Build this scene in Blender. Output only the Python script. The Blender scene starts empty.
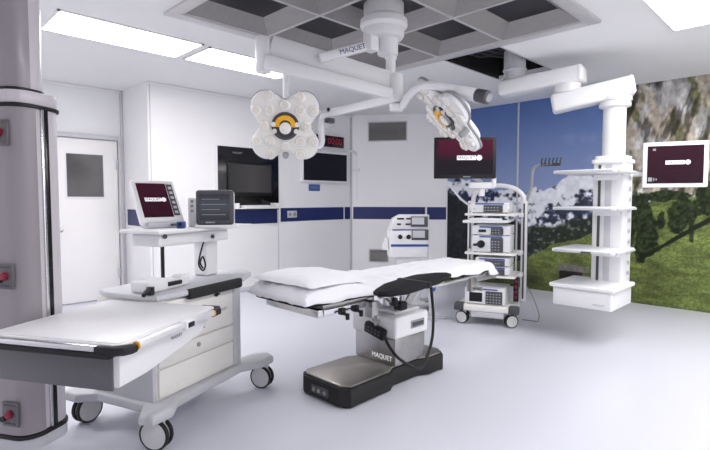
import bpy, bmesh, math, random
import numpy as np
from mathutils import Vector, Matrix, Euler, noise
random.seed(7)
R = math.radians
col = bpy.context.scene.collection
scn = bpy.context.scene

# ------------------------------------------------------------------ materials
def lin(c):
    return tuple(((v/255)/12.92 if v/255 <= .04045 else ((v/255+.055)/1.055)**2.4) for v in c)

MATS = {}
def mat(name, rgb, rough=.5, metal=0., bump=0., scale=40., var=.03, emit=0., spec=.5, stretch=None, coat=0.):
    m = bpy.data.materials.new(name); m.use_nodes = True
    nt = m.node_tree; b = nt.nodes['Principled BSDF']
    c = lin(rgb)
    tc = nt.nodes.new('ShaderNodeTexCoord'); mp = nt.nodes.new('ShaderNodeMapping')
    nz = nt.nodes.new('ShaderNodeTexNoise'); nz.inputs['Scale'].default_value = scale; nz.inputs['Detail'].default_value = 3
    if stretch: mp.inputs['Scale'].default_value = stretch
    nt.links.new(tc.outputs['Object'], mp.inputs['Vector']); nt.links.new(mp.outputs['Vector'], nz.inputs['Vector'])
    rp = nt.nodes.new('ShaderNodeValToRGB')
    rp.color_ramp.elements[0].position = .3; rp.color_ramp.elements[1].position = .7
    rp.color_ramp.elements[0].color = (*[v*(1-var) for v in c], 1); rp.color_ramp.elements[1].color = (*[min(1, v*(1+var)) for v in c], 1)
    nt.links.new(nz.outputs['Fac'], rp.inputs['Fac']); nt.links.new(rp.outputs['Color'], b.inputs['Base Color'])
    b.inputs['Roughness'].default_value = rough; b.inputs['Metallic'].default_value = metal
    b.inputs['Specular IOR Level'].default_value = spec
    if coat: b.inputs['Coat Weight'].default_value = coat; b.inputs['Coat Roughness'].default_value = .08
    if bump:
        bp = nt.nodes.new('ShaderNodeBump'); bp.inputs['Strength'].default_value = bump; bp.inputs['Distance'].default_value = .01
        nt.links.new(nz.outputs['Fac'], bp.inputs['Height']); nt.links.new(bp.outputs['Normal'], b.inputs['Normal'])
    if emit:
        nt.links.new(rp.outputs['Color'], b.inputs['Emission Color']); b.inputs['Emission Strength'].default_value = emit
    MATS[name] = m
    return m

mat('wall', (238,237,238), .32, var=.01, scale=3, spec=.35)
mat('wall_grey', (232,233,235), .4, var=.01, scale=3, spec=.3)
mat('ceiling', (236,236,236), .6, var=.01, scale=2, spec=.2)
mat('floor', (206,207,218), .3, var=.045, scale=170, spec=.4)
mat('seam', (196,196,200), .5)
mat('stripe', (36,46,98), .3, var=.05, spec=.4)
mat('white_plastic', (232,232,234), .35, var=.01)
mat('warm_white', (235,233,228), .4, var=.01)
mat('grey_plastic', (196,197,202), .45, var=.02)
mat('mid_grey', (150,151,156), .45)
mat('dark_grey', (70,70,76), .45)
mat('black', (20,20,24), .45, spec=.4)
mat('gloss_black', (16,15,20), .15, spec=.5)
mat('rubber', (26,26,28), .7, bump=.1, scale=120)
mat('pad', (27,26,30), .75, bump=.15, scale=30, var=.1, spec=.2)
mat('chrome', (214,214,218), .18, metal=1.)
mat('silver', (226,226,230), .4, metal=.5)
mat('steel', (172,170,170), .32, metal=1., stretch=(1,40,1), scale=12, var=.08)
mat('steel_top', (158,154,150), .38, metal=.9, stretch=(1,30,1), scale=10, var=.1)
mat('column_shade', (146,140,146), .32, var=.02, scale=5, coat=.2)  # darker column tone, painted where its left face is shaded
mat('column_white', (204,199,204), .3, var=.01, scale=5, coat=.3)
mat('plate_grey', (98,96,100), .45)  # socket plate grey, taken darker for the shaded table front
mat('red', (128,14,46), .4)
mat('yellow', (238,176,30), .4, var=.08)
mat('blue', (44,72,150), .35)
mat('lens', (236,234,230), .15, var=.08, scale=60, coat=.6)
mat('lens_inner', (226,221,210), .2, var=.08, scale=90)
mat('sheet', (228,228,233), .85, bump=.4, scale=16, var=.015, spec=.1)
mat('fin_metal', (150,147,146), .42, metal=.4, stretch=(6,1,1), scale=8, var=.05)
mat('canopy_frame', (198,196,196), .4, metal=.3)
mat('canopy_glass', (26,24,26), .3, spec=.25)
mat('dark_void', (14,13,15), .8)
mat('void_pipe', (58,56,60), .45, metal=.4)
mat('vent', (150,148,146), .45, metal=.4)
mat('vent_dark', (112,110,108), .6)
mat('door', (236,234,234), .35, var=.008, scale=4)
mat('door_glass', (80,78,80), .12, spec=.6, var=.15, scale=2)
mat('keyboard', (238,238,238), .4)
mat('print_white', (245,245,248), .6, emit=.35)
mat('print_blue', (52,60,130), .5)
mat('print_grey', (150,152,160), .5)
mat('led_red', (120,10,36), .5, emit=.6)
mat('lcd', (58,60,74), .2, emit=.12, var=.2, scale=9)
mat('lcd_dark', (26,26,36), .2, emit=.08, var=.1, scale=9)
mat('lcd_blue', (82,104,150), .3, emit=.1)
mat('device_white', (224,225,228), .4)
mat('wheel', (206,205,206), .4)

def light_mat(name, strength, tint=(1, .985, .97)):
    m = bpy.data.materials.new(name); m.use_nodes = True; nt = m.node_tree
    b = nt.nodes['Principled BSDF']; b.inputs['Base Color'].default_value = (.9,.9,.9,1)
    tc = nt.nodes.new('ShaderNodeTexCoord'); nz = nt.nodes.new('ShaderNodeTexNoise'); nz.inputs['Scale'].default_value = 1.5
    rp = nt.nodes.new('ShaderNodeValToRGB')
    rp.color_ramp.elements[0].color = (*[t*.97 for t in tint], 1); rp.color_ramp.elements[1].color = (*tint, 1)
    nt.links.new(tc.outputs['Object'], nz.inputs['Vector']); nt.links.new(nz.outputs['Fac'], rp.inputs['Fac'])
    nt.links.new(rp.outputs['Color'], b.inputs['Emission Color']); b.inputs['Emission Strength'].default_value = strength
    MATS[name] = m
light_mat('diffuser', 14.)

def grad_mat(name, stops, axis='Z', emit=.9, rough=.2):
    m = bpy.data.materials.new(name); m.use_nodes = True; nt = m.node_tree; b = nt.nodes['Principled BSDF']
    tc = nt.nodes.new('ShaderNodeTexCoord'); sp = nt.nodes.new('ShaderNodeSeparateXYZ'); rp = nt.nodes.new('ShaderNodeValToRGB')
    nt.links.new(tc.outputs['Generated'], sp.inputs[0]); nt.links.new(sp.outputs[axis], rp.inputs['Fac'])
    e = rp.color_ramp.elements
    e[0].position = stops[0][0]; e[0].color = (*lin(stops[0][1]), 1)
    e[1].position = stops[-1][0]; e[1].color = (*lin(stops[-1][1]), 1)
    for p, c in stops[1:-1]:
        n = e.new(p); n.color = (*lin(c), 1)
    b.inputs['Base Color'].default_value = (.01,.01,.012,1); b.inputs['Roughness'].default_value = rough
    b.inputs['Specular IOR Level'].default_value = .08
    nt.links.new(rp.outputs['Color'], b.inputs['Emission Color']); b.inputs['Emission Strength'].default_value = emit
    MATS[name] = m
grad_mat('screen_maroon', [(0,(48,10,26)),(1,(62,12,34))])
grad_mat('screen_half', [(0,(28,22,30)),(.38,(30,20,30)),(.62,(74,12,40)),(1,(84,12,44))])
grad_mat('screen_niche', [(0,(62,60,62)),(.55,(78,76,78)),(1,(60,58,60))], axis='X', emit=.7)
grad_mat('screen_dark', [(0,(26,24,36)),(1,(22,21,32))], emit=.5)
grad_mat('screen_grey', [(0,(64,64,74)),(.6,(88,90,100)),(1,(60,62,74))], emit=.7)

# ------------------------------------------------------------------ builders
def tf(loc=(0,0,0), rot=(0,0,0)):
    return Matrix.Translation(loc) @ Euler(rot).to_matrix().to_4x4()

def frame_to(d, up=(0,0,1)):
    d = Vector(d).normalized(); u = Vector(up)
    if abs(d.dot(u)) > .99: u = Vector((1,0,0))
    x = u.cross(d).normalized(); y = d.cross(x)
    return Matrix((x, y, d)).transposed().to_4x4()

class MB:
    def __init__(s): s.bm = bmesh.new()
    def _add(s, b, mx=None):
        if mx is not None: b.transform(mx)
        me = bpy.data.meshes.new('t'); b.to_mesh(me); b.free(); s.bm.from_mesh(me); bpy.data.meshes.remove(me)
        return s
    def box(s, c, size, bev=0, seg=2, mx=None, rot=None):
        b = bmesh.new(); bmesh.ops.create_cube(b, size=1)
        bmesh.ops.scale(b, vec=size, verts=b.verts)
        if bev: bmesh.ops.bevel(b, geom=b.edges[:], offset=min(bev, min(size)*.49), segments=seg, affect='EDGES', profile=.5)
        m = tf(c, rot or (0,0,0))
        return s._add(b, mx @ m if mx is not None else m)
    def bx(s, x0, x1, y0, y1, z0, z1, bev=0, seg=2, mx=None):
        return s.box(((x0+x1)/2, (y0+y1)/2, (z0+z1)/2), (abs(x1-x0), abs(y1-y0), abs(z1-z0)), bev, seg, mx)
    def cyl(s, p0, p1, r, r2=None, seg=24, bev=0, mx=None):
        p0 = Vector(p0); p1 = Vector(p1); d = p1-p0
        b = bmesh.new(); bmesh.ops.create_cone(b, cap_ends=True, segments=seg, radius1=r, radius2=r if r2 is None else r2, depth=d.length)
        if bev:
            es = [e for e in b.edges if len(e.link_faces) == 2 and any(len(f.verts) > 4 for f in e.link_faces)]
            bmesh.ops.bevel(b, geom=es, offset=bev, segments=2, affect='EDGES', profile=.5)
        m = Matrix.Translation((p0+p1)/2) @ frame_to(d)
        return s._add(b, mx @ m if mx is not None else m)
    def beam(s, p0, p1, w, h, bev=.01, w2=None, h2=None, seg=2):
        # box-section bar from p0 to p1, w across, h upright
        p0 = Vector(p0); p1 = Vector(p1); d = p1-p0
        b = bmesh.new(); bmesh.ops.create_cube(b, size=1)
        w2 = w if w2 is None else w2; h2 = h if h2 is None else h2
        for v in b.verts:
            a = v.co.z > 0
            v.co = Vector((v.co.x*(w2 if a else w), v.co.y*(h2 if a else h), v.co.z*d.length))
        if bev: bmesh.ops.bevel(b, geom=b.edges[:], offset=bev, segments=seg, affect='EDGES', profile=.5)
        return s._add(b, Matrix.Translation((p0+p1)/2) @ frame_to(d))
    def lathe(s, prof, seg=28, mx=None):
        b = bmesh.new(); rings = []
        for r, z in prof:
            if r < 1e-5: rings.append([b.verts.new((0,0,z))])
            else: rings.append([b.verts.new((r*math.cos(2*math.pi*i/seg), r*math.sin(2*math.pi*i/seg), z)) for i in range(seg)])
        for A, B in zip(rings, rings[1:]):
            for i in range(seg):
                j = (i+1) % seg
                q = [A[i % len(A)], A[j % len(A)], B[j % len(B)], B[i % len(B)]]
                q = list(dict.fromkeys(q))
                if len(q) > 2: b.faces.new(q)
        bmesh.ops.recalc_face_normals(b, faces=b.faces)
        return s._add(b, mx)
    def prism(s, poly, z0, z1, bev=0, seg=2, mx=None):
        b = bmesh.new(); vs = [b.verts.new((x, y, z0)) for x, y in poly]
        f = b.faces.new(vs); r = bmesh.ops.extrude_face_region(b, geom=[f])
        bmesh.ops.translate(b, vec=(0,0,z1-z0), verts=[e for e in r['geom'] if isinstance(e, bmesh.types.BMVert)])
        bmesh.ops.recalc_face_normals(b, faces=b.faces)
        if bev:
            es = [e for e in b.edges if abs(e.verts[0].co.z-e.verts[1].co.z) < 1e-6]
            bmesh.ops.bevel(b, geom=es, offset=bev, segments=seg, affect='EDGES', profile=.5)
        return s._add(b, mx)
    def tube(s, pts, r, seg=10, n=8, smooth=True, mx=None):
        P = [Vector(p) for p in pts]
        if smooth and len(P) > 2:
            Q = []
            for i in range(len(P)-1):
                a = P[max(i-1,0)]; b_ = P[i]; c = P[i+1]; d = P[min(i+2,len(P)-1)]
                for k in range(n):
                    t = k/n
                    Q.append(.5*((2*b_)+(c-a)*t+(2*a-5*b_+4*c-d)*t*t+(3*b_-a-3*c+d)*t**3))
            Q.append(P[-1]); P = Q
        b = bmesh.new(); rings = []
        up = Vector((0,0,1)); prev = None
        for i, p in enumerate(P):
            d = (P[min(i+1,len(P)-1)]-P[max(i-1,0)]).normalized()
            if prev is None:
                x = d.orthogonal().normalized()
            else:
                x = (prev-d*prev.dot(d)).normalized()
            prev = x; y = d.cross(x)
            rings.append([b.verts.new(p+r*(math.cos(2*math.pi*k/seg)*x+math.sin(2*math.pi*k/seg)*y)) for k in range(seg)])
        for A, B in zip(rings, rings[1:]):
            for k in range(seg):
                b.faces.new([A[k], A[(k+1)%seg], B[(k+1)%seg], B[k]])
        b.faces.new(rings[0][::-1]); b.faces.new(rings[-1])
        return s._add(b, mx)
    def quad(s, *pts):
        b = bmesh.new(); b.faces.new([b.verts.new(p) for p in pts]); return s._add(b)
    def build(s, name, m, parent=None, label=None):
        me = bpy.data.meshes.new(name); s.bm.to_mesh(me); s.bm.free()
        for p in me.polygons: p.use_smooth = True
        me.set_sharp_from_angle(angle=R(32))
        me.materials.append(MATS[m] if isinstance(m, str) else m)
        o = bpy.data.objects.new(name, me); col.objects.link(o)
        if parent is not None: o.parent = parent
        if label: o['label'] = label
        return o

def tag(o, label, cat, group=None, kind=None):
    o['label'] = label; o['category'] = cat
    if group: o['group'] = group
    if kind: o['kind'] = kind
    return o
def thing(name, label, cat, loc=(0,0,0), rotz=0, group=None, rot=None):
    o = bpy.data.objects.new(name, None); col.objects.link(o); o.location = loc
    o.rotation_euler = rot if rot else (0,0,R(rotz)); o.empty_display_size = .05
    return tag(o, label, cat, group)
def struct(name, mb, m, label=None, cat=None, parent=None):
    o = mb.build(name, m, parent); o['kind'] = 'structure'
    if label: o['label'] = label; o['category'] = cat
    return o
def copy_tree(o, parent=None):
    c = o.copy(); col.objects.link(c); c.parent = parent
    for ch in list(o.children): copy_tree(ch, c)
    return c
def text(name, s, size, m, parent, loc, rot=(R(90),0,0), ext=.0008):
    cu = bpy.data.curves.new('txt', 'FONT'); cu.body = s; cu.size = size; cu.extrude = ext; cu.align_x = 'CENTER'; cu.align_y = 'CENTER'
    t = bpy.data.objects.new('txt', cu); col.objects.link(t)
    dg = bpy.context.evaluated_depsgraph_get(); me = bpy.data.meshes.new_from_object(t.evaluated_get(dg))
    bpy.data.objects.remove(t); bpy.data.curves.remove(cu)
    me.materials.clear(); me.materials.append(MATS[m])
    o = bpy.data.objects.new(name, me); col.objects.link(o); o.parent = parent; o.location = loc; o.rotation_euler = rot
    return o
S2 = math.sqrt(.5)
def cam_pt(l, f, z):       # lateral / forward from the camera's spot on the floor to room axes
    return Vector((S2*(l+f), S2*(f-l), z))
def rrect(x0, x1, y0, y1, r, n=5):
    P = []
    for cx, cy, a in ((x1-r,y1-r,0),(x0+r,y1-r,90),(x0+r,y0+r,180),(x1-r,y0+r,270)):
        for k in range(n+1):
            t = R(a+90*k/n); P.append((cx+r*math.cos(t), cy+r*math.sin(t)))
    return P

ZC = 2.87
XM, YL, YD, XJ = 7.163, 6.28, 7.14, 2.555     # mural wall, left wall, door wall, return
CH0 = (6.18, YL); CH1 = (XM, 4.88)
XB, YB = -1.6, -1.7                           # walls behind the camera

# ------------------------------------------------------------------ camera
cam = bpy.data.cameras.new('camera'); co = bpy.data.objects.new('camera', cam); col.objects.link(co)
cam.lens = 36*487/710; cam.sensor_width = 36; cam.clip_start = .05
co.location = (0,0,1.38); co.rotation_euler = (R(90)-math.atan(26/487), 0, R(-45))
scn.camera = co

# ------------------------------------------------------------------ room shell
ROOM = [(XB,YB),(XM,YB),(XM,CH1[1]),CH0,(XJ,YL),(XJ,YD),(XB,YD)]
b = MB(); b.prism(ROOM, -.06, 0); struct('floor', b, 'floor', 'pale blue grey speckled vinyl floor of the operating room', 'floor')

CF = (1.75, 4.37, 1.50, 3.88)       # ceiling canopy opening
HT = (4.40, 5.61, 2.43, 3.08)       # open hatch
def ceiling_piece(b, x0, x1, y0, y1): b.bx(x0, x1, y0, y1, ZC, ZC+.04)
b = MB()
ceiling_piece(b, XB, XM, YB, CF[2])
ceiling_piece(b, XB, CF[0], CF[2], YD)
ceiling_piece(b, CF[0], CF[1], CF[3], YD)
ceiling_piece(b, CF[1], HT[1], CF[2], HT[2])
ceiling_piece(b, CF[1], HT[0], HT[2], HT[3])
ceiling_piece(b, CF[1], HT[1], HT[3], YD)
ceiling_piece(b, HT[1], XM, CF[2], YD)
struct('ceiling', b, 'ceiling', 'flat pale grey ceiling around the sunken air canopy', 'ceiling')

T = .1
b = MB(); b.bx(XJ, CH0[0], YL, YL+T, 0, ZC); struct('wall_left', b, 'wall', 'white panelled wall carrying the black workstation niche', 'wall')
b = MB(); b.bx(XB, XJ+.1, YD, YD+T, 0, ZC); struct('wall_door', b, 'wall_grey', 'recessed white wall with the door in it', 'wall')
b = MB(); b.bx(XJ, XJ+.1, YL+.1, YD, 0, ZC); struct('wall_return', b, 'wall', 'narrow white wall face stepping back beside the door', 'wall')
nx, ny = (CH1[1]-CH0[1]), -(CH1[0]-CH0[0]); ln = math.hypot(nx, ny); nx, ny = -nx/ln*T, -ny/ln*T
b = MB(); b.prism([CH0, CH1, (CH1[0]+nx, CH1[1]+ny), (CH0[0]+nx, CH0[1]+ny)], 0, ZC)
struct('wall_back', b, 'wall', 'white slanted corner wall with an air vent high up and one low down', 'wall')
b = MB(); b.bx(XB-T, XB, YB, YD, 0, ZC); struct('wall_rear', b, 'wall', 'white wall behind the viewer', 'wall')
b = MB(); b.bx(XB, XM, YB-T, YB, 0, ZC); struct('wall_near', b, 'wall', 'white side wall behind the viewer', 'wall')

# ------------------------------------------------------------------ printed alpine mural on the right wall (vertex colours)
def vnoise(x, y, seed=0):
    xi = np.floor(x).astype(np.int64); yi = np.floor(y).astype(np.int64); xf = x-xi; yf = y-yi
    def h(a, b_):
        n = (a*374761393+b_*668265263+seed*982451653) & 0x7fffffff
        n = ((n ^ (n >> 13))*1274126177) & 0x7fffffff
        return ((n ^ (n >> 16)) & 0xffff)/65535.
    u = xf*xf*(3-2*xf); v = yf*yf*(3-2*yf)
    return (h(xi,yi)*(1-u)+h(xi+1,yi)*u)*(1-v)+(h(xi,yi+1)*(1-u)+h(xi+1,yi+1)*u)*v
def fbm(x, y, oct=5, seed=0):
    a, s, t = .5, 0., 0.
    for i in range(oct):
        s = s+a*vnoise(x, y, seed+i); t += a; x = x*2.03+7.1; y = y*2.03+3.7; a *= .5
    return s/t
def sst(a, b_, x): t = np.clip((x-a)/(b_-a), 0, 1); return t*t*(3-2*t)
def mural_colors(s, z):
    L = lambda c: np.array(c, float)[None,None,:]
    # sky
    t = sst(1.4, 2.9, z)[...,None]
    c = L((140,156,198))*(1-t)+L((88,116,174))*t
    cl = (sst(.42,.75,fbm(s*1.6,z*1.6,4,3))*np.exp(-((s-2.45)/.5)**2-((z-2.05)/.42)**2)*.75)[...,None]
    c = c*(1-cl)+L((205,212,226))*cl
    # alps
    ridge = np.interp(s, [-.1,.0,.25,.45,.64,.91,1.17,1.42,1.58,1.73,1.89,2.04,2.13,2.23,2.34,2.42,2.5,2.8,6.8],
                         [1.68,1.68,1.74,1.66,1.55,1.50,1.53,1.47,1.56,1.50,1.60,1.69,1.79,1.74,1.77,1.66,1.70,1.55,1.5])
    ridge = ridge+.10*(fbm(s*9,0*z+2,4,5)-.5)
    mt = sst(-.012, .012, ridge-z)[...,None]
    f1 = fbm(s*5+z*3, z*6-s*2, 5, 11); f2 = fbm(s*16, z*16, 4, 17)
    snow = sst(.40,.52, f1*.6+f2*.4+.22*(z-1.35)-.10*(s < .9)+.03)[...,None]
    rock = L((40,52,90))*(1-.55*sst(.9,1.9,s)[...,None])+L((66,66,76))*.55*sst(.9,1.9,s)[...,None]
    rock = rock*(.30+1.4*f2)[...,None]
    mc = rock*(1-snow)+L((240,242,250))*snow*(.86+.2*f2)[...,None]
    c = c*(1-mt)+mc*mt
    # dark forest slope under the peaks
    fl = np.interp(s, [0,.1,.3,.5,1.4,1.6,1.8,2.0,2.2,2.5,2.7],[1.5,1.46,1.30,1.15,1.02,1.0,.98,1.0,1.08,1.12,1.3])+.22*(fbm(s*6,z*6,4,23)-.5)
    fm = sst(-.04,.04, fl-z)[...,None]
    g = fbm(s*22,z*22,4,29)
    fc = L((34,37,42))*(1-sst(1.3,1.7,s))[...,None]+L((48,54,44))*sst(1.3,1.7,s)[...,None]
    sp = (sst(.60,.70,g)*sst(1.3,1.6,s)*.5)[...,None]
    c = c*(1-fm)+(fc*(.5+.95*g)[...,None]*(1-sp)+L((176,178,186))*sp)*fm
    # meadow
    tl = np.interp(s, [0,.5,1.3,1.44,1.67,1.85,2.04,2.25,2.48,2.7,2.92,3.3,4.2,7],[.3,.4,.40,.49,.58,.70,.76,.80,.93,1.15,1.3,1.38,1.5,1.6])+.07*(fbm(s*12,z*2,4,31)-.5)
    md = sst(-.015,.015, tl-z)[...,None]
    gn = fbm(s*5,z*16,5,37); gb = fbm(s*1.3+4,z*2.2,3,41)
    gc = L((106,118,64))*(.40+.72*gn+.36*gb)[...,None]*(1+.5*(vnoise(s*70,z*90,5)-.5))[...,None]
    sh = (1-.42*sst(.72,.0,z)*sst(2.2,1.2,s))[...,None]
    c = c*(1-md)+gc*sh*md
    # cliff
    edge = np.interp(z, [0,1.0,1.5,1.9,2.2,2.45,2.9],[2.7,2.60,2.60,2.62,2.68,2.72,2.80])+.05*(fbm(z*8,s*0+1,4,43)-.5)
    base = np.interp(s, [2.5,2.9,3.2,3.6,4.2,7],[1.38,1.42,1.44,1.46,1.56,1.7])+.15*(fbm(s*5,z*3,4,47)-.5)
    cm = (sst(-.02,.02,s-edge)*sst(-.03,.03,z-base))[...,None]
    q = fbm(s*13+z*2.6,z*2.4-s*1.2,5,53); q2 = fbm(s*30,z*18,4,59); q3 = fbm(s*5+2,z*3,4,61)
    kc = L((184,182,180))*(.36+.80*q+.42*q2)[...,None]
    tan = sst(.48,.62,q3)[...,None]; kc = kc*(1-.5*tan)+L((184,162,132))*(.45+.9*q2)[...,None]*.5*tan
    gr = (sst(.56,.66,fbm(s*7+1.5*z,z*3.2-2*s,4,67))*.75)[...,None]; kc = kc*(1-gr)+L((96,98,60))*(.5+.9*q2)[...,None]*gr
    dk = (sst(.50,.36,fbm(s*11-z*2.5,z*3,4,71))*.45)[...,None]; kc = kc*(1-dk)
    kc = kc*(1-.45*sst(.18,.0,s-edge)[...,None])
    c = c*(1-cm)+kc*cm
    # trees at the foot of the cliff
    for (tx, tz, rx, rz, sd) in ((3.0,1.22,.15,.30,1),(3.10,.92,.13,.28,2),(3.02,.72,.07,.20,9),(3.50,1.24,.20,.17,3),(3.42,1.06,.10,.14,6),(3.58,1.02,.035,.20,10),(3.30,1.42,.26,.07,11),(3.76,1.40,.16,.20,4),(2.82,1.1,.14,.40,5),(4.2,1.42,.22,.30,7),(4.7,1.55,.3,.35,8),(3.25,1.10,.05,.12,12)):
        rr = ((s-tx)/rx)**2+((z-tz)/rz)**2+1.5*(fbm(s*14+sd*5,z*14,4,80+sd)-.5)
        tm = (sst(1.06,.82,rr))[...,None]
        tt = fbm(s*30+sd,z*30,3,90+sd); c = c*(1-tm)+L((46,56,32))*(.10+1.55*tt)[...,None]*tm
    # shadowed path running up the slope
    pl = np.interp(s, [2.9,3.0,3.25,3.56,3.76,4.4],[.48,.58,.76,.99,1.13,1.4])
    w = np.interp(s, [2.9,3.1,3.5,3.9],[.035,.03,.035,.04])+.025*(fbm(s*10,z*10,3,97)-.5)
    pm = (sst(w*1.15, w*.75, np.abs(z-pl))*sst(2.95,3.02,s))[...,None]; c = c*(1-pm)+L((28,32,22))*pm
    # timber hut
    hm = ((s > 1.97)&(s < 2.30)&(z > .20)&(z < .345))[...,None]; c = np.where(hm, L((36,28,26))*(.7+.6*q2)[...,None], c)
    rl = .345+.35*np.minimum(s-1.93, .10)-.12*np.maximum(s-2.2, 0)
    hr = ((s > 1.93)&(s < 2.38)&(z > .335)&(z < rl+.045))[...,None]; c = np.where(hr, L((112,108,106))*(.7+.6*q2)[...,None], c)
    return np.clip(c, 0, 255)

SW, NX, NZ = 6.57, 560, 246
ss = np.linspace(0, SW, NX); zz = np.linspace(0, ZC, NZ)
SG, ZG = np.meshgrid(ss, zz)
rgb = mural_colors(SG, ZG)/255.
rgb = np.where(rgb <= .04045, rgb/12.92, ((rgb+.055)/1.055)**2.4)
me = bpy.data.meshes.new('wall_right')
verts = np.stack([np.full(SG.shape, XM), CH1[1]-SG, ZG], -1).reshape(-1,3)
idx = np.arange(NX*NZ).reshape(NZ,NX)
faces = np.stack([idx[:-1,:-1], idx[:-1,1:], idx[1:,1:], idx[1:,:-1]], -1).reshape(-1,4)
me.vertices.add(len(verts)); me.vertices.foreach_set('co', verts.ravel())
me.loops.add(faces.size); me.loops.foreach_set('vertex_index', faces.ravel())
me.polygons.add(len(faces)); me.polygons.foreach_set('loop_start', np.arange(0,faces.size,4)); me.polygons.foreach_set('loop_total', np.full(len(faces),4))
me.update(calc_edges=True)
ca = me.color_attributes.new('print', 'FLOAT_COLOR', 'POINT')
ca.data.foreach_set('color', np.concatenate([rgb.reshape(-1,3), np.ones((NX*NZ,1))],1).ravel().astype(np.float32))
mm = bpy.data.materials.new('mural_print'); mm.use_nodes = True; nt = mm.node_tree
an = nt.nodes.new('ShaderNodeVertexColor'); an.layer_name = 'print'
pb = nt.nodes['Principled BSDF']; nt.links.new(an.outputs['Color'], pb.inputs['Base Color']); pb.inputs['Roughness'].default_value = .35
pb.inputs['Specular IOR Level'].default_value = .25
me.materials.append(mm)
mural = bpy.data.objects.new('wall_right', me); col.objects.link(mural); mural['kind'] = 'structure'
mural['label'] = 'wall printed with an alpine meadow, cliff and snowy peaks'; mural['category'] = 'wall'

# ------------------------------------------------------------------ trims
def trim(i, mb, m, label): return struct('trim_%d' % i, mb, m, label, 'trim')
b = MB(); b.bx(3.70, 4.545, YL-.012, YL, 1.005, 1.215); trim(1, b, 'stripe', 'dark blue wall stripe under the black niche')
b = MB(); b.bx(4.60, 5.985, YL-.006, YL, 1.02, 1.237); trim(2, b, 'stripe', 'dark blue wall stripe under the wall screen')
b = MB(); b.bx(6.02, 6.165, YL-.006, YL, 1.02, 1.237); trim(3, b, 'stripe', 'short dark blue stripe in the left corner')
CHL = math.hypot(CH1[0]-CH0[0], CH1[1]-CH0[1]); CHA = math.atan2(CH1[1]-CH0[1], CH1[0]-CH0[0])
CHM = Matrix.Translation(((CH0[0]+CH1[0])/2, (CH0[1]+CH1[1])/2, 0)) @ Matrix.Rotation(CHA, 4, 'Z')
b = MB(); b.bx(-.815, .47, -.006, 0, 1.02, 1.238, mx=CHM); trim(4, b, 'stripe', 'long dark blue stripe across the slanted corner wall')
b = MB(); b.bx(.505, .845, -.006, 0, 1.02, 1.238, mx=CHM); trim(5, b, 'stripe', 'short dark blue stripe beside the mural')
b = MB(); b.bx(2.20, 2.455, YD-.006, YD, 1.03, 1.237) ; trim(6, b, 'stripe', 'short dark blue stripe beside the door')
b = MB(); b.bx(XJ, XJ+.004, YL+.0, YL+.0, 0, .01)
b.bm.free()
b = MB(); b.bx(XJ-.006, XJ, YL+.16, YD-.12, 1.02, 1.237); trim(7, b, 'stripe', 'dark blue stripe on the narrow return wall')
n = 8
for x in (4.572, 2.585):
    b = MB(); b.bx(x-.006, x+.006, YL-.004, YL, 0, ZC); trim(n, b, 'seam', 'thin vertical panel joint on the white wall'); n += 1
b = MB(); b.bx(CH0[0]-.03, CH0[0]+.012, YL-.02, YL+.01, 0, ZC, .006); trim(n, b, 'seam', 'vertical joint where the white walls meet'); n += 1
b = MB(); b.bx(.835, .853, -.012, .0, 0, ZC, mx=CHM); trim(n, b, 'white_plastic', 'white vertical edge strip beside the mural'); n += 1
b = MB(); b.bx(XM-.012, XM, 3.574, 3.598, 0, ZC); trim(n, b, 'seam', 'pale vertical joint strip between two mural panels'); n += 1
b = MB(); b.bx(XJ-.035, XJ, YD-.03, YD, 0, ZC, .004); trim(n, b, 'seam', 'vertical joint where the return wall meets the door wall'); n += 1
b = MB(); b.bx(XJ-.004, CH0[0], YL-.03, YL, ZC-.035, ZC, .012); trim(n, b, 'wall', 'white cove along the top of the left wall'); n += 1
b = MB(); b.bx(XB, XJ, YD-.03, YD, ZC-.035, ZC, .012); trim(n, b, 'wall', 'white cove along the top of the door wall'); n += 1
b = MB(); b.bx(XJ, CH0[0], YL-.02, YL, 0, .07, .01); struct('baseboard_left', b, 'floor', 'pale coved skirting under the left wall', 'baseboard')
b = MB(); b.bx(-CHL/2, CHL/2, -.02, 0, 0, .07, .01, mx=CHM); struct('baseboard_back', b, 'floor', 'pale coved skirting under the slanted wall', 'baseboard')

# ------------------------------------------------------------------ door
d = bpy.data.objects.new('door_1', None); col.objects.link(d); d.location = (1.58, YD, 0); d['kind'] = 'structure'; d['label'] = 'white hospital door with a dark square window'; d['category'] = 'door'
b = MB(); b.bx(0, .88, -.04, 0, .01, 2.17, .006); b.build('door_leaf', 'door', d)
b = MB(); b.bx(-.07, -.01, -.06, 0, 0, 2.24, .008); b.bx(.89, .935, -.06, 0, 0, 2.24, .008); b.bx(-.01, .89, -.06, 0, 2.18, 2.24, .008); b.build('door_frame', 'seam', d)
b = MB(); b.bx(.23, .71, -.05, -.04, 1.38, 2.0, .004); wf = b.build('window_frame', 'white_plastic', d)
b = MB(); b.bx(.25, .69, -.054, -.05, 1.41, 1.97); b.build('pane', 'door_glass', wf)
b = MB(); b.cyl((.155,-.04,.98), (.155,-.085,.98), .018); b.lathe([(0,-.02),(.024,-.016),(.03,0),(.024,.016),(0,.02)], mx=tf((.155,-.095,.98),(R(90),0,0))); b.build('door_knob', 'chrome', d)
for z in (.35, 1.85):
    b = MB(); b.cyl((.87,-.05,z-.07), (.87,-.05,z+.07), .014); b.build('hinge', 'seam', d)

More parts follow.
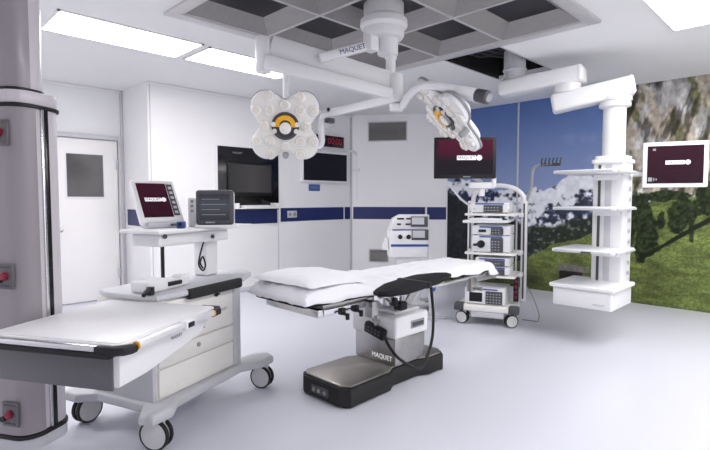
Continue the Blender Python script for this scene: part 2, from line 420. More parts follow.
# ------------------------------------------------------------------ ceiling light panels
def panel(x0, x1, y0, y1, label):
    t = thing('ceiling_light', label, 'ceiling light', ((x0+x1)/2, (y0+y1)/2, ZC), group='recessed ceiling light panels')
    w, h = (x1-x0)/2, (y1-y0)/2
    b = MB()
    for a in ((-w,w,-h,-h+.02),(-w,w,h-.02,h),(-w,-w+.02,-h,h),(w-.02,w,-h,h)): b.bx(*a, -.012, 0)
    b.build('light_frame', 'white_plastic', t)
    b = MB(); b.bx(-w+.02, w-.02, -h+.02, h-.02, -.010, -.002); b.build('diffuser', 'diffuser', t)
panel(1.11, 2.35, 4.40, 5.01, 'long white light panel above the door wall, partly behind the grey column')
panel(2.42, 3.64, 4.43, 5.00, 'white ceiling light panel ending behind the lamp arm')
panel(3.86, 5.095, .50, 1.12, 'white ceiling light panel in the top right corner')
def lamp(name, loc, sx, sy, energy):
    l = bpy.data.lights.new(name, 'AREA'); l.shape = 'RECTANGLE'; l.size = sx; l.size_y = sy; l.energy = energy; l.color = (1,.985,.97)
    o = bpy.data.objects.new(name, l); col.objects.link(o); o.location = loc
    return o
PW = 27.
for i, (x, y) in enumerate(((-.4,4.7),(1.4,-.2),(2.7,-.2),(4.2,-.9),(6.3,.3),(5.4,-.6))):
    lamp('unseen_ceiling_lamp', (x, y, ZC-.02), 1.2, .6, PW*(1.9 if i == 0 else 1))  # unseen lamps added to light the room, the first raised for the door wall

# ------------------------------------------------------------------ ceiling air canopy
t = thing('ceiling_air_canopy', 'grey egg crate air canopy sunk in the ceiling', 'air canopy', (0,0,ZC))
x0, x1, y0, y1 = CF; W = .09
b = MB()
for a in ((x0-.02,x1+.02,y0-.02,y0+W),(x0-.02,x1+.02,y1-W,y1+.02),(x0-.02,x0+W,y0+W,y1-W),(x1-W,x1+.02,y0+W,y1-W)): b.bx(*a, -.022, .03, .006)
b.build('canopy_frame', 'canopy_frame', t)
X0, X1, Y0, Y1 = x0+W, x1-W, y0+W, y1-W
cx, cy = (X1-X0)/3, (Y1-Y0)/3
DEP, INS = .10, .15
for i in range(3):
    for j in range(3):
        a0, a1, c0, c1 = X0+i*cx, X0+(i+1)*cx, Y0+j*cy, Y0+(j+1)*cy
        b = MB(); e = .016
        lo = [(a0+e,c0+e,-.005),(a1-e,c0+e,-.005),(a1-e,c1-e,-.005),(a0+e,c1-e,-.005)]
        hi = [(a0+INS,c0+INS,DEP),(a1-INS,c0+INS,DEP),(a1-INS,c1-INS,DEP),(a0+INS,c1-INS,DEP)]
        for k in range(4):
            q = (k+1) % 4; b.quad(lo[k], hi[k], hi[q], lo[q])
            # flat ridge edge between neighbouring wells
        ou = [(a0,c0,-.005),(a1,c0,-.005),(a1,c1,-.005),(a0,c1,-.005)]
        rb = MB()
        for k in range(4):
            q = (k+1) % 4; rb.quad(ou[k], lo[k], lo[q], ou[q])
        f = b.build('canopy_well', 'fin_metal', t)
        rb.build('ridge', 'canopy_frame', f)
        b = MB(); b.bx(a0+INS-.01, a1-INS+.01, c0+INS-.01, c1-INS+.01, DEP-.004, DEP+.02); b.build('dark_panel', 'canopy_glass', f)

# open hatch with the pendant's anchor in it
t = thing('ceiling_hatch', 'open dark ceiling hatch with pipes, above the right pendant arm', 'ceiling hatch', (0,0,ZC))
x0, x1, y0, y1 = HT
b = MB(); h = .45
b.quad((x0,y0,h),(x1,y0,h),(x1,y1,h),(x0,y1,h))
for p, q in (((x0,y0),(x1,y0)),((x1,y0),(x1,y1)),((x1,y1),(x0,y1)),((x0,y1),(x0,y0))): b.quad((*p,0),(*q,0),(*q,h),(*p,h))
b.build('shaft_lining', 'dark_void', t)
b = MB()
for k in range(4):
    b.tube([(x0+.05,y0+.1+.13*k,.12+.04*k),(x0+.4,y0+.2+.1*k,.1),(x0+.75,y0+.12+.12*k,.16),(x1-.04,y0+.1+.1*k,.1+.03*k)], .018)
b.bx(4.88,5.42,2.5,2.56,.1,.14); b.bx(4.88,4.94,2.45,3.06,.14,.2)
b.build('pipes', 'void_pipe', t)
b = MB()
for a in ((x0,x1,y0-.015,y0),(x0,x1,y1,y1+.015),(x1,x1+.015,y0,y1)): b.bx(*a, -.006, .002)
b.build('hatch_rim', 'seam', t)

# ------------------------------------------------------------------ vents on the slanted wall
def vent(loc, w, h, n, label):
    t = thing('air_vent', label, 'air vent', CHM @ Vector((loc[0], 0, loc[1])), math.degrees(CHA))
    b = MB()
    for a in ((0,w,0,.02),(0,w,h-.02,h)): b.bx(a[0],a[1],-.014,0,a[2],a[3],.003)
    for a in ((0,.02),(w-.02,w)): b.bx(a[0],a[1],-.014,0,.02,h-.02,.003)
    b.build('vent_frame', 'seam', t)
    b = MB(); b.bx(.02, w-.02, -.003, 0, .02, h-.02); b.build('vent_mesh', 'vent_dark', t)
    b = MB()
    for k in range(n):
        z = .03+(h-.06)*(k+.5)/n*.8; b.box((w/2,-.008,z), (w-.04,.002,(h-.06)/n*.62), rot=(R(-35),0,0))
    b.build('louvres', 'vent', t)
vent((-.55, 2.40), .70, .35, 11, 'grey louvred air vent high on the slanted white wall')
vent((-.53, .24), .36, .245, 8, 'small grey air vent low on the slanted white wall')

# ------------------------------------------------------------------ screens
def logo(parent, x, y, z, w, rot=(R(90),0,0)):
    h = w*.19
    b = MB(); b.bx(x-w/2, x+w*.30, y-.0015, y, z-h/2, z+h/2); o = b.build('screen_logo', 'print_white', parent)
    b = MB(); b.cyl((x+w*.43,y,z), (x+w*.43,y-.0015,z), h*.62, seg=18); b.build('emblem', 'print_white', o)
    text('lettering', 'MAQUET', h*.95, 'dark_grey', o, (x-w*.10, y-.0020, z), rot, .0003)

# black workstation niche on the left wall
t = thing('wall_workstation', 'tall black recessed workstation panel with a grey screen on the white wall', 'wall workstation', (3.52, YL, 0))
b = MB(); b.bx(0, 1.05, -.02, 0, 1.215, 2.135, .004); b.build('back_panel', 'gloss_black', t)
b = MB(); b.bx(-.035, 1.085, -.014, 0, 2.135, 2.165); b.bx(-.035, 0, -.014, 0, 1.215, 2.135); b.bx(1.05, 1.085, -.014, 0, 1.0, 2.135); b.build('surround', 'white_plastic', t)
b = MB(); b.bx(.14, .90, -.05, -.02, 1.43, 1.905, .008); f = b.build('screen_bezel', 'black', t)
b = MB(); b.bx(.16, .88, -.053, -.05, 1.48, 1.885); b.build('screen', 'screen_niche', f)
b = MB(); b.bx(.24, .88, -.20, -.02, 1.235, 1.255, .004); b.bx(.20,.235,-.2,-.02,1.235,1.32,.004); b.bx(.885,.92,-.2,-.02,1.235,1.32,.004); b.build('keyboard_shelf', 'white_plastic', t)
text('lettering', 'MAQUET', .04, 'print_grey', t, (.32, -.021, 2.05))
k = thing('keyboard', 'white keyboard on the shelf of the black wall workstation', 'keyboard', (3.52+.56, YL-.14, 1.255))
b = MB(); b.box((0,0,.012), (.50,.15,.022), .006, rot=(R(8),0,0)); b.build('keyboard_case', 'keyboard', k)
b = MB()
for r_ in range(4):
    for q in range(14): b.box((-.22+q*.034, -.045+r_*.03, .0255+(-.045+r_*.03)*.14), (.028,.024,.006), .002, 1)
b.build('keys', 'device_white', k)

s = thing('wall_socket', 'light grey double socket in the blue wall stripe', 'wall socket', (4.74, YL-.006, 1.08))
b = MB(); b.bx(0,.19,-.012,0,0,.11,.004); b.build('socket_plate', 'grey_plastic', s)
for x in (.05,.14):
    b = MB(); b.cyl((x,-.012,.055),(x,-.016,.055),.03,seg=18); b.build('outlet', 'mid_grey', s)
s = thing('wall_switch', 'small blue control plate under the wall screen', 'wall switch', (5.19, YL, 1.515))
b = MB(); b.bx(0,.24,-.012,0,0,.11,.004); b.build('switch_plate', 'blue', s)
b = MB(); b.bx(.03,.21,-.016,-.012,.025,.085,.002); b.build('display', 'lcd_blue', s)

s = thing('wall_screen', 'black screen in a white frame high on the white wall', 'screen', (5.02, YL, 1.66))
b = MB(); b.bx(-.02,1.03,-.06,0,0,.54,.01); f = b.build('screen_frame', 'white_plastic', s)
b = MB(); b.bx(.02,.99,-.065,-.06,.03,.49); b.build('display', 'screen_dark', f)
b = MB(); b.tube([(.98,-.08,.56),(1.12,-.08,.565),(1.21,-.08,.54),(1.235,-.08,.46),(1.235,-.08,.2),(1.235,-.08,.0),(1.235,-.08,-.28)], .022); b.build('support_tube', 'white_plastic', s)
b = MB(); b.bx(1.12,1.30,-.10,-.06,.21,.26,.01); b.cyl((1.235,-.11,.2),(1.235,-.11,.27),.03); b.build('tube_clamp', 'white_plastic', s)
s = thing('wall_clock', 'black digital clock with red digits above the wall screen', 'clock', (5.28, YL, 2.27))
b = MB(); b.bx(0,.68,-.05,0,0,.19,.008); b.build('clock_case', 'gloss_black', s)
text('digits', '00:00', .15, 'led_red', s, (.46,-.0515,.095))

# ------------------------------------------------------------------ surgical lamps
mount = thing('lamp_ceiling_mount', 'white round ceiling post that carries the surgical lamp arms', 'lamp mount', cam_pt(.235, 4.07, 0))
M0 = mount.location.copy()
b = MB(); b.lathe([(0,3.2),(.165,3.2),(.165,2.86),(.172,2.855),(.175,2.84),(.192,2.835),(.195,2.79),(.18,2.765),(.168,2.76),(.168,2.715),(.155,2.69),(.0,2.69)]); b.build('mount_drum', 'white_plastic', mount)
b = MB(); b.cyl((.03,-.02,2.70),(.03,-.02,2.56),.085,bev=.01); b.build('spindle_collar', 'white_plastic', mount)
b = MB(); b.cyl((.055,-.03,2.58),(.055,-.03,2.39),.04); b.cyl((.055,-.03,2.56),(.055,-.03,2.53),.05,bev=.006); b.build('spindle', 'white_plastic', mount)
def rel(p): return Vector(p)-Vector(M0)
pA, pB = cam_pt(.13,4.02,2.625), cam_pt(-.28,3.92,2.49)
b = MB(); b.box(rel(cam_pt(.13,4.02,2.655)), (.10,.10,.17), .02); b.build('bracket', 'white_plastic', mount)
b = MB(); b.beam(rel(pA), rel(pB), .06, .075, .015); arm = b.build('short_arm', 'white_plastic', mount)
dv = (pA-pB).normalized(); mid = pB.lerp(pA, .62)
nrm = (Vector((0,0,1)).cross(dv)).normalized()
if nrm.dot(-mid) < 0: nrm = -nrm
mx = Matrix((dv, nrm.cross(dv), nrm)).transposed()
text('lettering', 'MAQUET', .055, 'print_blue', arm, rel(mid)+nrm*.031, mx.to_euler())

# lamp 1: arms and head
L1 = thing('surgical_light', 'surgical lamp with white petal head seen from the front, left of the post', 'surgical light', cam_pt(.34,4.04,2.3), group='surgical lamps')
O1 = Vector(L1.location)
r1 = lambda l, f, z: cam_pt(l, f, z)-O1
b = MB(); b.cyl(r1(.34,4.04,2.40), r1(.34,4.04,2.165), .055, bev=.01); b.build('joint_hub', 'white_plastic', L1)
b = MB(); b.beam(r1(-.68,3.95,2.585), r1(.33,4.08,2.345), .10, .20, .03, h2=.14); ua = b.build('upper_arm', 'white_plastic', L1)
b = MB(); b.cyl(r1(-.73,3.93,2.66), r1(-.73,3.93,2.38), .06, bev=.012); b.build('knuckle', 'white_plastic', L1)
b = MB(); b.beam(r1(-.71,3.88,2.455), r1(.30,3.98,2.225), .08, .12, .025, h2=.09); b.build('spring_arm', 'white_plastic', L1)
b = MB(); b.beam(r1(.33,4.0,2.20), r1(-.26,3.93,2.05), .05, .07, .018, h2=.06); b.build('lower_arm', 'white_plastic', L1)
b = MB(); b.cyl(r1(-.21,3.87,2.085), r1(-.21,3.93,2.085), .013); b.build('arm_screw', 'black', L1)
b = MB(); b.tube([r1(-.25,3.93,2.05), r1(-.27,3.93,1.95), r1(-.27,3.92,1.82), r1(-.34,3.92,1.80)], .026); b.build('yoke', 'white_plastic', L1)
b = MB(); b.box(r1(-.20,3.90,2.00), (.07,.05,.04), .008); b.build('yoke_lock', 'dark_grey', L1)
b = MB(); b.cyl(r1(-.56,3.99,2.42), r1(-.56,3.99,2.12), .024); b.build('drop_link', 'white_plastic', L1)

def petal(R0, amp=.225, n=96, sc=1.0):
    P = []
    for k in range(n):
        a = 2*math.pi*k/n; r = R0*(1+amp*math.cos(4*(a-R(45)))-.03*math.cos(8*(a-R(45))))*sc
        P.append((r*math.cos(a), r*math.sin(a)))
    return P
def lamp_head(parent, c, rot, R0):
    h = bpy.data.objects.new('lamp_head', None); col.objects.link(h); h.parent = parent; h.location = c; h.rotation_euler = rot; h.empty_display_size = .05
    # local: x right, y up, z towards the light side
    b = MB(); b.prism(petal(R0, sc=1.0), -.012, .03, .012, 3); b.prism(petal(R0, sc=.86), -.075, -.012, .03, 3); b.build('lamp_housing', 'white_plastic', h)
    b = MB(); b.prism(petal(R0, sc=1.022), -.026, -.008, .004); b.build('rim_line', 'mid_grey', h)  # thin grey line round the rim
    b = MB(); b.prism(petal(R0, sc=.94), .03, .034, .002); b.build('front_cover', 'warm_white', h)
    sp = []
    for q in range(4):
        a0 = 45+90*q
        sp += [(a0-17, .93), (a0+17, .93), (a0, 1.0) if False else (a0, .62), (a0-45, .60)]
    for a, rr in sp:
        x, y = R0*rr*math.cos(R(a)), R0*rr*math.sin(R(a)); rad = R0*.155
        b = MB(); b.lathe([(rad,.03),(rad,.044),(rad*.93,.05),(rad*.6,.056),(0,.058)], 20, mx=tf((x,y,0))); l = b.build('lens', 'lens', h)
        b = MB(); b.lathe([(rad*.62,.056),(rad*.5,.0605),(0,.062)], 16, mx=tf((x,y,0))); b.build('bulb', 'lens_inner', l)
    b = MB(); b.lathe([(R0*.40,.03),(R0*.40,.048),(R0*.34,.05),(R0*.33,.036),(0,.036)], 32); ring = b.build('centre_ring', 'dark_grey', h)
    b = MB()
    P = [(R0*.31*math.cos(R(a)), R0*.31*math.sin(R(a))) for a in range(-8, 189, 12)]+[(R0*.17*math.cos(R(a)), R0*.17*math.sin(R(a))) for a in range(188, -9, -14)]
    b.prism(P, .036, .058); b.build('yellow_arc', 'yellow', ring)
    for a in (-25, 8, 172, 205):
        b = MB(); b.lathe([(R0*.07,.036),(R0*.07,.058),(0,.062)], 14, mx=tf((R0*.345*math.cos(R(a)), R0*.345*math.sin(R(a)),0))); b.build('small_lens', 'lens', ring)
    b = MB(); b.lathe([(R0*.17,.036),(R0*.17,.06),(R0*.1,.075),(0,.08)], 20, mx=tf((0,-R0*.06,0))); b.build('centre_lens', 'lens', ring)
    b = MB(); b.cyl((0,-R0*.84,.02),(0,-R0*.84,.10),.026,.022,bev=.004); b.build('grip', 'mid_grey', h)
    return h
def facing(n, roll=0):      # rotation whose +z is n and whose +y is as upright as can be
    n = Vector(n).normalized(); x = Vector((0,0,1)).cross(n).normalized(); y = n.cross(x)
    return (Matrix((x,y,n)).transposed() @ Matrix.Rotation(roll, 3, 'Z')).to_euler()
def cdir(l, u, tow): return Vector((S2*(l-tow), S2*(-tow-l), u))
hc = cam_pt(-.545, 3.85, 1.955)
lamp_head(L1, hc-O1, facing(cdir(.12,-.26,1)), .268)

L2 = thing('surgical_light', 'surgical lamp turned edge on, its yellow arc facing the post', 'surgical light', cam_pt(.36,4.02,2.2), group='surgical lamps')
O2 = Vector(L2.location); r2 = lambda l, f, z: cam_pt(l, f, z)-O2
b = MB(); b.cyl(r2(.34,4.04,2.16), r2(.34,4.04,2.10), .055, bev=.01); b.build('joint_hub', 'white_plastic', L2)
b = MB(); b.tube([r2(.38,4.0,2.13), r2(.45,3.90,2.22), r2(.54,3.72,2.235), r2(.78,3.56,2.16)], .032, 14); b.build('lamp_arm', 'white_plastic', L2)
b = MB(); b.cyl(r2(.74,3.58,2.165), r2(.90,3.48,2.10), .042, .05, bev=.008); b.build('arm_end', 'white_plastic', L2)
b = MB(); b.cyl(r2(.865,3.50,2.115), r2(.925,3.43,2.085), .048, .05, bev=.006); hk = b.build('camera_cap', 'dark_grey', L2)
b = MB(); b.cyl(r2(.92,3.436,2.088), r2(.932,3.42,2.08), .03); b.build('cap_lens', 'mid_grey', hk)
b = MB(); b.cyl(r2(.72,3.60,2.16), r2(.76,3.80,2.06), .035, bev=.006); b.build('swivel', 'grey_plastic', L2)
lamp_head(L2, r2(.725,3.84,2.035), facing(cdir(-.74,-.66,.08), R(50)), .30)

# ------------------------------------------------------------------ right ceiling pendant
PX, PY = 5.335, 1.65
P = thing('ceiling_pendant', 'white ceiling pendant with a tower of shelves in front of the mural', 'ceiling pendant', (PX,PY,0))
w2l = lambda x, y, z: (x-PX, y-PY, z)
MXP = (5.08, 2.60)
b = MB(); b.cyl(w2l(*MXP,3.2), w2l(*MXP,2.66), .115, bev=.01); b.cyl(w2l(*MXP,2.80), w2l(*MXP,2.775), .128, bev=.008); b.cyl(w2l(*MXP,2.71), w2l(*MXP,2.69), .128, bev=.008); b.build('ceiling_anchor', 'grey_plastic', P)
E1 = (5.17, 2.06)
def arm(p0, p1, w, h, name):
    p0 = Vector(p0); p1 = Vector(p1); d = (p1-p0).normalized()
    b = MB(); b.beam(p0-d*.15, p1+d*.15, w, h, .035, seg=3); a = b.build(name, 'white_plastic', P)
    b = MB(); b.beam(p1+d*.10, p1+d*.165, w*1.02, h*1.02, .03, seg=3); b.build('arm_cap', 'white_plastic', a)
    return a
ua = arm(w2l(*MXP,2.605), w2l(*E1,2.64), .26, .165, 'upper_arm')
b = MB(); b.cyl(w2l(*E1,2.57), w2l(*E1,2.47), .13, bev=.01); b.build('elbow_collar', 'white_plastic', P)
la = arm(w2l(*E1,2.39), w2l(PX,PY,2.47), .25, .185, 'lower_arm')
b = MB(); b.lathe([(0,2.395),(.15,2.395),(.155,2.36),(.135,2.345),(.145,2.335),(.145,2.30),(.105,2.285),(.105,1.80),(0,1.80)]); b.build('drop_tube', 'white_plastic', P)
b = MB(); b.prism(rrect(-.165,.165,-.165,.165,.05), 1.735, 1.775, .01); b.prism(rrect(-.14,.14,-.14,.14,.04), 1.775, 1.81, .006); b.build('collar', 'white_plastic', P)
b = MB(); b.prism(rrect(-.13,.13,-.15,.15,.03), .53, 1.735, .004); cb = b.build('column_body', 'white_plastic', P)
b = MB(); b.bx(-.136,-.128,.07,.095,.56,1.72); b.build('dark_groove', 'dark_grey', cb)
b = MB(); b.bx(-.134,-.128,-.03,.03,.56,1.72); b.build('rail_strip', 'grey_plastic', cb)
for z in np.arange(.62, 1.60, .105):
    b = MB(); b.bx(-.02,.06,-.156,-.149,z,z+.045,.002); o = b.build('outlet', 'grey_plastic', cb)
    b = MB(); b.cyl((.02,-.156,z+.022),(.02,-.159,z+.022),.012,seg=12); b.build('outlet_hole', 'mid_grey', o)
SX0, SX1, SY0, SY1 = 4.735-PX, 5.36-PX, 1.435-PY, 2.01-PY
def shelf(z, lip, nm='shelf'):
    b = MB(); b.prism(rrect(SX0,SX1,SY0,SY1,.03), z-.03, z, .006); o = b.build(nm, 'white_plastic', P)
    b = MB(); b.bx(SX0-.018,SX0,SY0+.03,SY1-.03,z-.03,z-.008,.005); b.bx(SX0+.03,SX1-.05,SY0-.018,SY0,z-.03,z-.008,.005); b.build('edge_rail', 'grey_plastic', o)
    b = MB(); b.bx(-.2,-.13,-.12,.12,z-.09,z-.03,.01); b.build('shelf_bracket', 'white_plastic', o)
    return o
shelf(1.655, 0); shelf(1.305, 0); s3 = shelf(.90, 0)
b = MB(); b.bx(SX0-.026,SX0-.018,-.02,.07,.872,.89,.002); b.build('drawer_pull', 'dark_grey', s3)
b = MB(); b.prism(rrect(SX0-.015,SX1,SY0-.015,SY1+.015,.03), .525, .56, .008); dk = b.build('base_shelf', 'white_plastic', P)
b = MB(); b.prism(rrect(SX0+.02,SX1-.02,SY0+.015,SY1-.015,.02), .35, .525, .006); bxo = b.build('drawer_box', 'white_plastic', P)
b = MB(); b.bx(SX0+.012,SX0+.02,SY0+.05,SY1-.05,.375,.51,.003); f = b.build('drawer_front', 'white_plastic', bxo)
text('lettering', 'MAQUET', .026, 'print_grey', f, (SX0+.0115,-.09,.395), (R(90),0,R(-90)))

# monitor hung from the pendant
t = thing('monitor', 'white framed monitor with maroon screen hung beside the pendant shelves', 'monitor', cam_pt(3.15,4.82,1.72), -45-25)
b = MB(); b.bx(-.275,.275,0,.045,-.225,.225,.012); f = b.build('monitor_frame', 'white_plastic', t)
b = MB(); b.bx(-.235,.235,-.004,0,-.185,.185); sc_ = b.build('screen', 'screen_maroon', f)
logo(f, .02, -.005, .02, .20)
b = MB(); b.bx(-.225,-.19,-.0055,-.004,-.165,-.125); b.bx(-.18,-.17,-.0055,-.004,-.16,-.13); b.bx(-.16,-.15,-.0055,-.004,-.155,-.135); b.bx(-.19,-.165,-.0055,-.004,.14,.16); b.build('screen_icons', 'print_grey', f)
b = MB(); b.box((0,.07,-.02),(.16,.06,.16),.015); b.tube([(-.05,.09,-.06),(-.20,.12,-.08),(-.38,.16,-.09)],.022); b.build('mount_arm', 'white_plastic', t)

# ------------------------------------------------------------------ left supply column with its swivelling table
A = R(30.6)
C = thing('supply_column', 'tall pale grey ceiling column with a swing out table, at the left edge', 'supply column', (.698,2.039,0), 30.6)
cx0, cx1, cy0, cy1 = .255, .53, .765, 1.30
b = MB(); b.prism(rrect(cx0,cx1,cy0,cy1,.09,7), .19, 1.835, .004); body = b.build('column_body', 'column_white', C)
def wrap(x0, y0, y1, rad, xe, off, z0, z1):
    # thin panel of painted shade over the left face, turning the rounded front corner up to x = xe
    P = [(x0, y1)]+[(x0+rad-rad*math.cos(R(a)), y0+rad-rad*math.sin(R(a))) for a in range(0, 91, 15)]+[(xe, y0)]
    N = [(-1,0)]+[(-math.cos(R(a)), -math.sin(R(a))) for a in range(0, 91, 15)]+[(0,-1)]
    out = [(p[0]+n_[0]*off, p[1]+n_[1]*off) for p, n_ in zip(P, N)]; inn = [(p[0]-n_[0]*.004, p[1]-n_[1]*.004) for p, n_ in zip(P, N)]
    w_ = MB(); w_.prism(out+inn[::-1], z0, z1); return w_
fp = wrap(cx0, cy0, cy1-.09, .09, cx0+.095, .004, .19, 1.83).build('shade_panel', 'column_shade', body)  # shade of the left face put into the colour
b = MB(); b.prism(rrect(cx0-.010,cx1+.010,cy0-.010,cy1+.010,.10,7), .165, .185, .003); b.build('base_gasket', 'black', C)
b = MB(); b.prism(rrect(cx0-.004,cx1+.004,cy0-.004,cy1+.004,.09,7), .10, .165, .01); b.build('base_rim', 'grey_plastic', C)
b = MB(); b.prism(rrect(cx0-.006,cx1+.006,cy0-.006,cy1+.006,.10,7), 1.85, 1.915, .006); b.build('top_collar', 'column_white', C)
b = MB(); b.prism(rrect(cx0-.012,cx1+.012,cy0-.012,cy1+.012,.10,7), 1.832, 1.85, .003); b.build('collar_gasket', 'black', C)
b = MB(); b.prism(rrect(cx0+.0,cx1-.075,cy0+.01,cy1-.04,.08,7), 1.915, ZC, .0); us = b.build('upper_shaft', 'column_white', C)
wrap(cx0, cy0+.01, cy1-.13, .08, cx0+.082, .003, 1.93, ZC-.01).build('shade_panel', 'column_shade', us)  # same painted shade on the upper shaft
b = MB(); b.prism(rrect(cx0-.004,cx1-.071,cy0+.006,cy1-.035,.08,7), 1.915, 1.928, .002); b.build('shaft_seal', 'black', C)
b = MB(); b.bx(.375,.394,cy0-.010,cy0+.01,.19,1.835,.006); b.build('chrome_strip', 'chrome', C)
b = MB(); b.bx(.400,.424,cy0-.004,cy0+.01,.19,1.835,.003); b.build('black_strip', 'gloss_black', C)
for z in (1.64, .935, .24):
    b = MB(); b.bx(cx0-.016,cx0-.005,.815,.915,z,z+.125,.003); pl = b.build('socket_plate', 'plate_grey', C)
    b = MB(); b.lathe([(0,0),(.022,0),(.022,.014),(.018,.02),(0,.022)], 20, mx=tf((cx0-.016,.862,z+.065),(0,R(-90),0))); b.build('gas_outlet', 'red', pl)
    b = MB(); b.cyl((cx0-.016,.888,z+.045),(cx0-.04,.888,z+.045),.014); b.build('plug', 'black', pl)
    b = MB(); b.bx(cx0-.018,cx0-.016,.83,.90,z+.012,z+.02); b.bx(cx0-.018,cx0-.016,.83,.90,z+.105,z+.115); b.build('markings', 'dark_grey', pl)
# table
SW_, SD = .745, .70
tb = bpy.data.objects.new('swing_table', None); col.objects.link(tb); tb.parent = C; tb.empty_display_size = .05
b = MB(); b.prism(rrect(.0,SW_,.0,SD,.035), .765, .79, .006); b.prism(rrect(.012,SW_-.012,.012,SD-.01,.03), .79, .793, .002); b.build('worktop', 'white_plastic', tb)
b = MB(); b.prism([(.03,.60),(.20,.605),(SW_-.12,.665),(SW_-.03,.72),(SW_-.03,.765),(.03,.765)], -SD+.03, -.03, .008, mx=tf((0,0,0),(R(90),0,0))); b.build('drawer_box', 'white_plastic', tb)
b = MB(); b.bx(.02,.032,.06,SD-.05,.585,.755,.003); b.build('shaded_front', 'plate_grey', tb, 'grey front panel darkened for shade')  # grey deepened to paint in the shade on this face
b = MB(); b.bx(-.02,.012,.06,SD,.752,.768,.005); b.bx(-.03,.0,.10,SD,.762,.786,.008); b.build('front_rail', 'chrome', tb)
b = MB(); b.bx(-.032,.015,.03,SD,.735,.76,.008); b.build('front_bumper', 'rubber', tb)
b = MB(); b.prism([(-.03,.10),(-.03,.0),(-.015,-.03),(.02,-.048),(.048,-.048),(.048,-.015),(.03,.0),(.0,.03),(.0,.10)], .75, .788, .012); b.build('corner_bumper', 'rubber', tb)
b = MB(); b.prism([(SW_-.11,-.045),(SW_-.03,-.045),(SW_+.02,-.01),(SW_+.02,.10),(SW_-.015,.10),(SW_-.015,.01),(SW_-.03,-.01),(SW_-.11,-.01)], .755, .79, .008); b.build('corner_bumper', 'rubber', tb)
b = MB(); b.beam((.055,-.035,.778),(SW_-.10,-.035,.778), .032, .032, .010); b.build('side_rail', 'silver', tb)
b = MB(); b.cyl((.050,-.035,.776),(.056,-.035,.776),.0185); b.build('end_ring', 'yellow', tb)
b = MB(); b.cyl((SW_-.103,-.035,.776),(SW_-.097,-.035,.776),.0185); b.build('end_ring', 'yellow', tb)
b = MB(); b.bx(.37,.45,-.06,-.012,.755,.80,.008); cl = b.build('rail_clip', 'white_plastic', tb)
b = MB(); b.bx(.385,.435,-.064,-.058,.765,.79,.003); b.build('clip_latch', 'black', cl)
b = MB(); b.bx(.25,.50,.68,.80,.64,.72,.01); b.build('table_bracket', 'mid_grey', tb)
text('lettering', 'MAQUET', .022, 'print_grey', tb, (.42,.029,.71))

# ------------------------------------------------------------------ anaesthesia trolley
W = thing('anesthesia_trolley', 'white anaesthesia trolley with drawers on big castors', 'trolley', (1.08,2.63,0), 20)
def castor(parent, x, y, r, ang, m='wheel', w=.05):
    k = bpy.data.objects.new('castor', None); col.objects.link(k); k.parent = parent; k.location = (x,y,0); k.rotation_euler = (0,0,R(ang)); k.empty_display_size = .03
    for s_ in (-1,1):
        b = MB(); b.lathe([(r*.86,-.011),(r,-.008),(r,.008),(r*.86,.011),(r*.86,-.011)], 32, mx=tf((0,s_*w*.42,r),(R(90),0,0))); t_ = b.build('tyre', 'rubber', k)
        b = MB(); b.lathe([(0,-.012),(r*.5,-.014),(r*.88,-.010),(r*.88,.010),(r*.5,.014),(0,.012)], 28, mx=tf((0,s_*w*.42,r),(R(90),0,0))); b.build('wheel_disc', m, k)
    b = MB(); b.bx(-r*.35,r*.6,-w*.22,w*.22,r*.9,r*2.05,.008); b.cyl((r*.35,0,r*1.7),(r*.35,0,r*2.25),.02); b.build('castor_fork', 'grey_plastic', k)
castor(W, 0, 0, .088, -77); castor(W, .98, 0, .082, -84); castor(W, .067, .656, .085, -1); castor(W, .95, .66, .082, 20)
b = MB()
b.prism([(-.10,.02),(-.06,-.06),(.06,-.07),(.16,.0),(.78,.03),(.92,-.05),(1.05,-.05),(1.10,.03),(1.02,.12),(.86,.15),(.86,.50),(1.0,.6),(1.0,.72),(.9,.72),(.8,.62),(.12,.62),(.05,.72),(-.05,.72),(-.05,.6),(.02,.5),(.02,.12)], .165, .225, .018, 3)
b.build('base_frame', 'grey_plastic', W)
b = MB(); b.bx(-.09,.07,-.075,-.02,.17,.235,.02); b.build('base_bumper', 'grey_plastic', W)
b = MB(); b.bx(.07,.745,.075,.55,.215,.80,.012); cab = b.build('cabinet', 'warm_white', W)
b = MB(); b.bx(.745,.83,.06,.56,.20,.80,.025,3); b.build('side_cheek', 'grey_plastic', W)
b = MB(); b.bx(.045,.075,.07,.55,.215,.62,.008); b.build('side_cheek', 'grey_plastic', W)
for z0, z1, nm in ((.235,.40,0),(.41,.515,1),(.525,.785,2)):
    b = MB(); b.bx(.085,.735,.06,.076,z0,z1,.006); dr = b.build('drawer', 'warm_white', W)
    if nm == 1:
        b = MB(); b.cyl((.40,.06,.47),(.40,.054,.47),.014); b.build('lock', 'mid_grey', dr)
    if nm == 2:
        b = MB(); b.bx(.425,.45,.052,.06,.60,.68,.003); b.bx(.425,.45,.052,.06,.565,.59,.003); b.build('switches', 'black', dr)
        b = MB(); b.cyl((.57,.06,.755),(.57,.054,.755),.014); b.bx(.545,.60,.054,.06,.75,.76); b.build('latch', 'black', dr)
        text('lettering', 'MAQUET', .026, 'print_grey', dr, (.62,.0595,.645))
b = MB(); b.prism([(.06,.16),(.08,.06),(.28,.03),(.76,.02),(.86,.05),(1.05,.14),(1.13,.24),(1.08,.36),(.95,.50),(.8,.56),(.10,.56),(.05,.45)], .80, .832, .01, 3); b.build('worktop', 'grey_plastic', W)
b = MB(); b.prism([(.29,.015),(.75,.0),(.775,.01),(.775,.045),(.29,.05)], .775, .838, .01); b.build('front_bumper', 'rubber', W)
b = MB(); b.bx(.745,.875,.30,.42,.832,1.12,.02,3); b.build('mast', 'white_plastic', W)
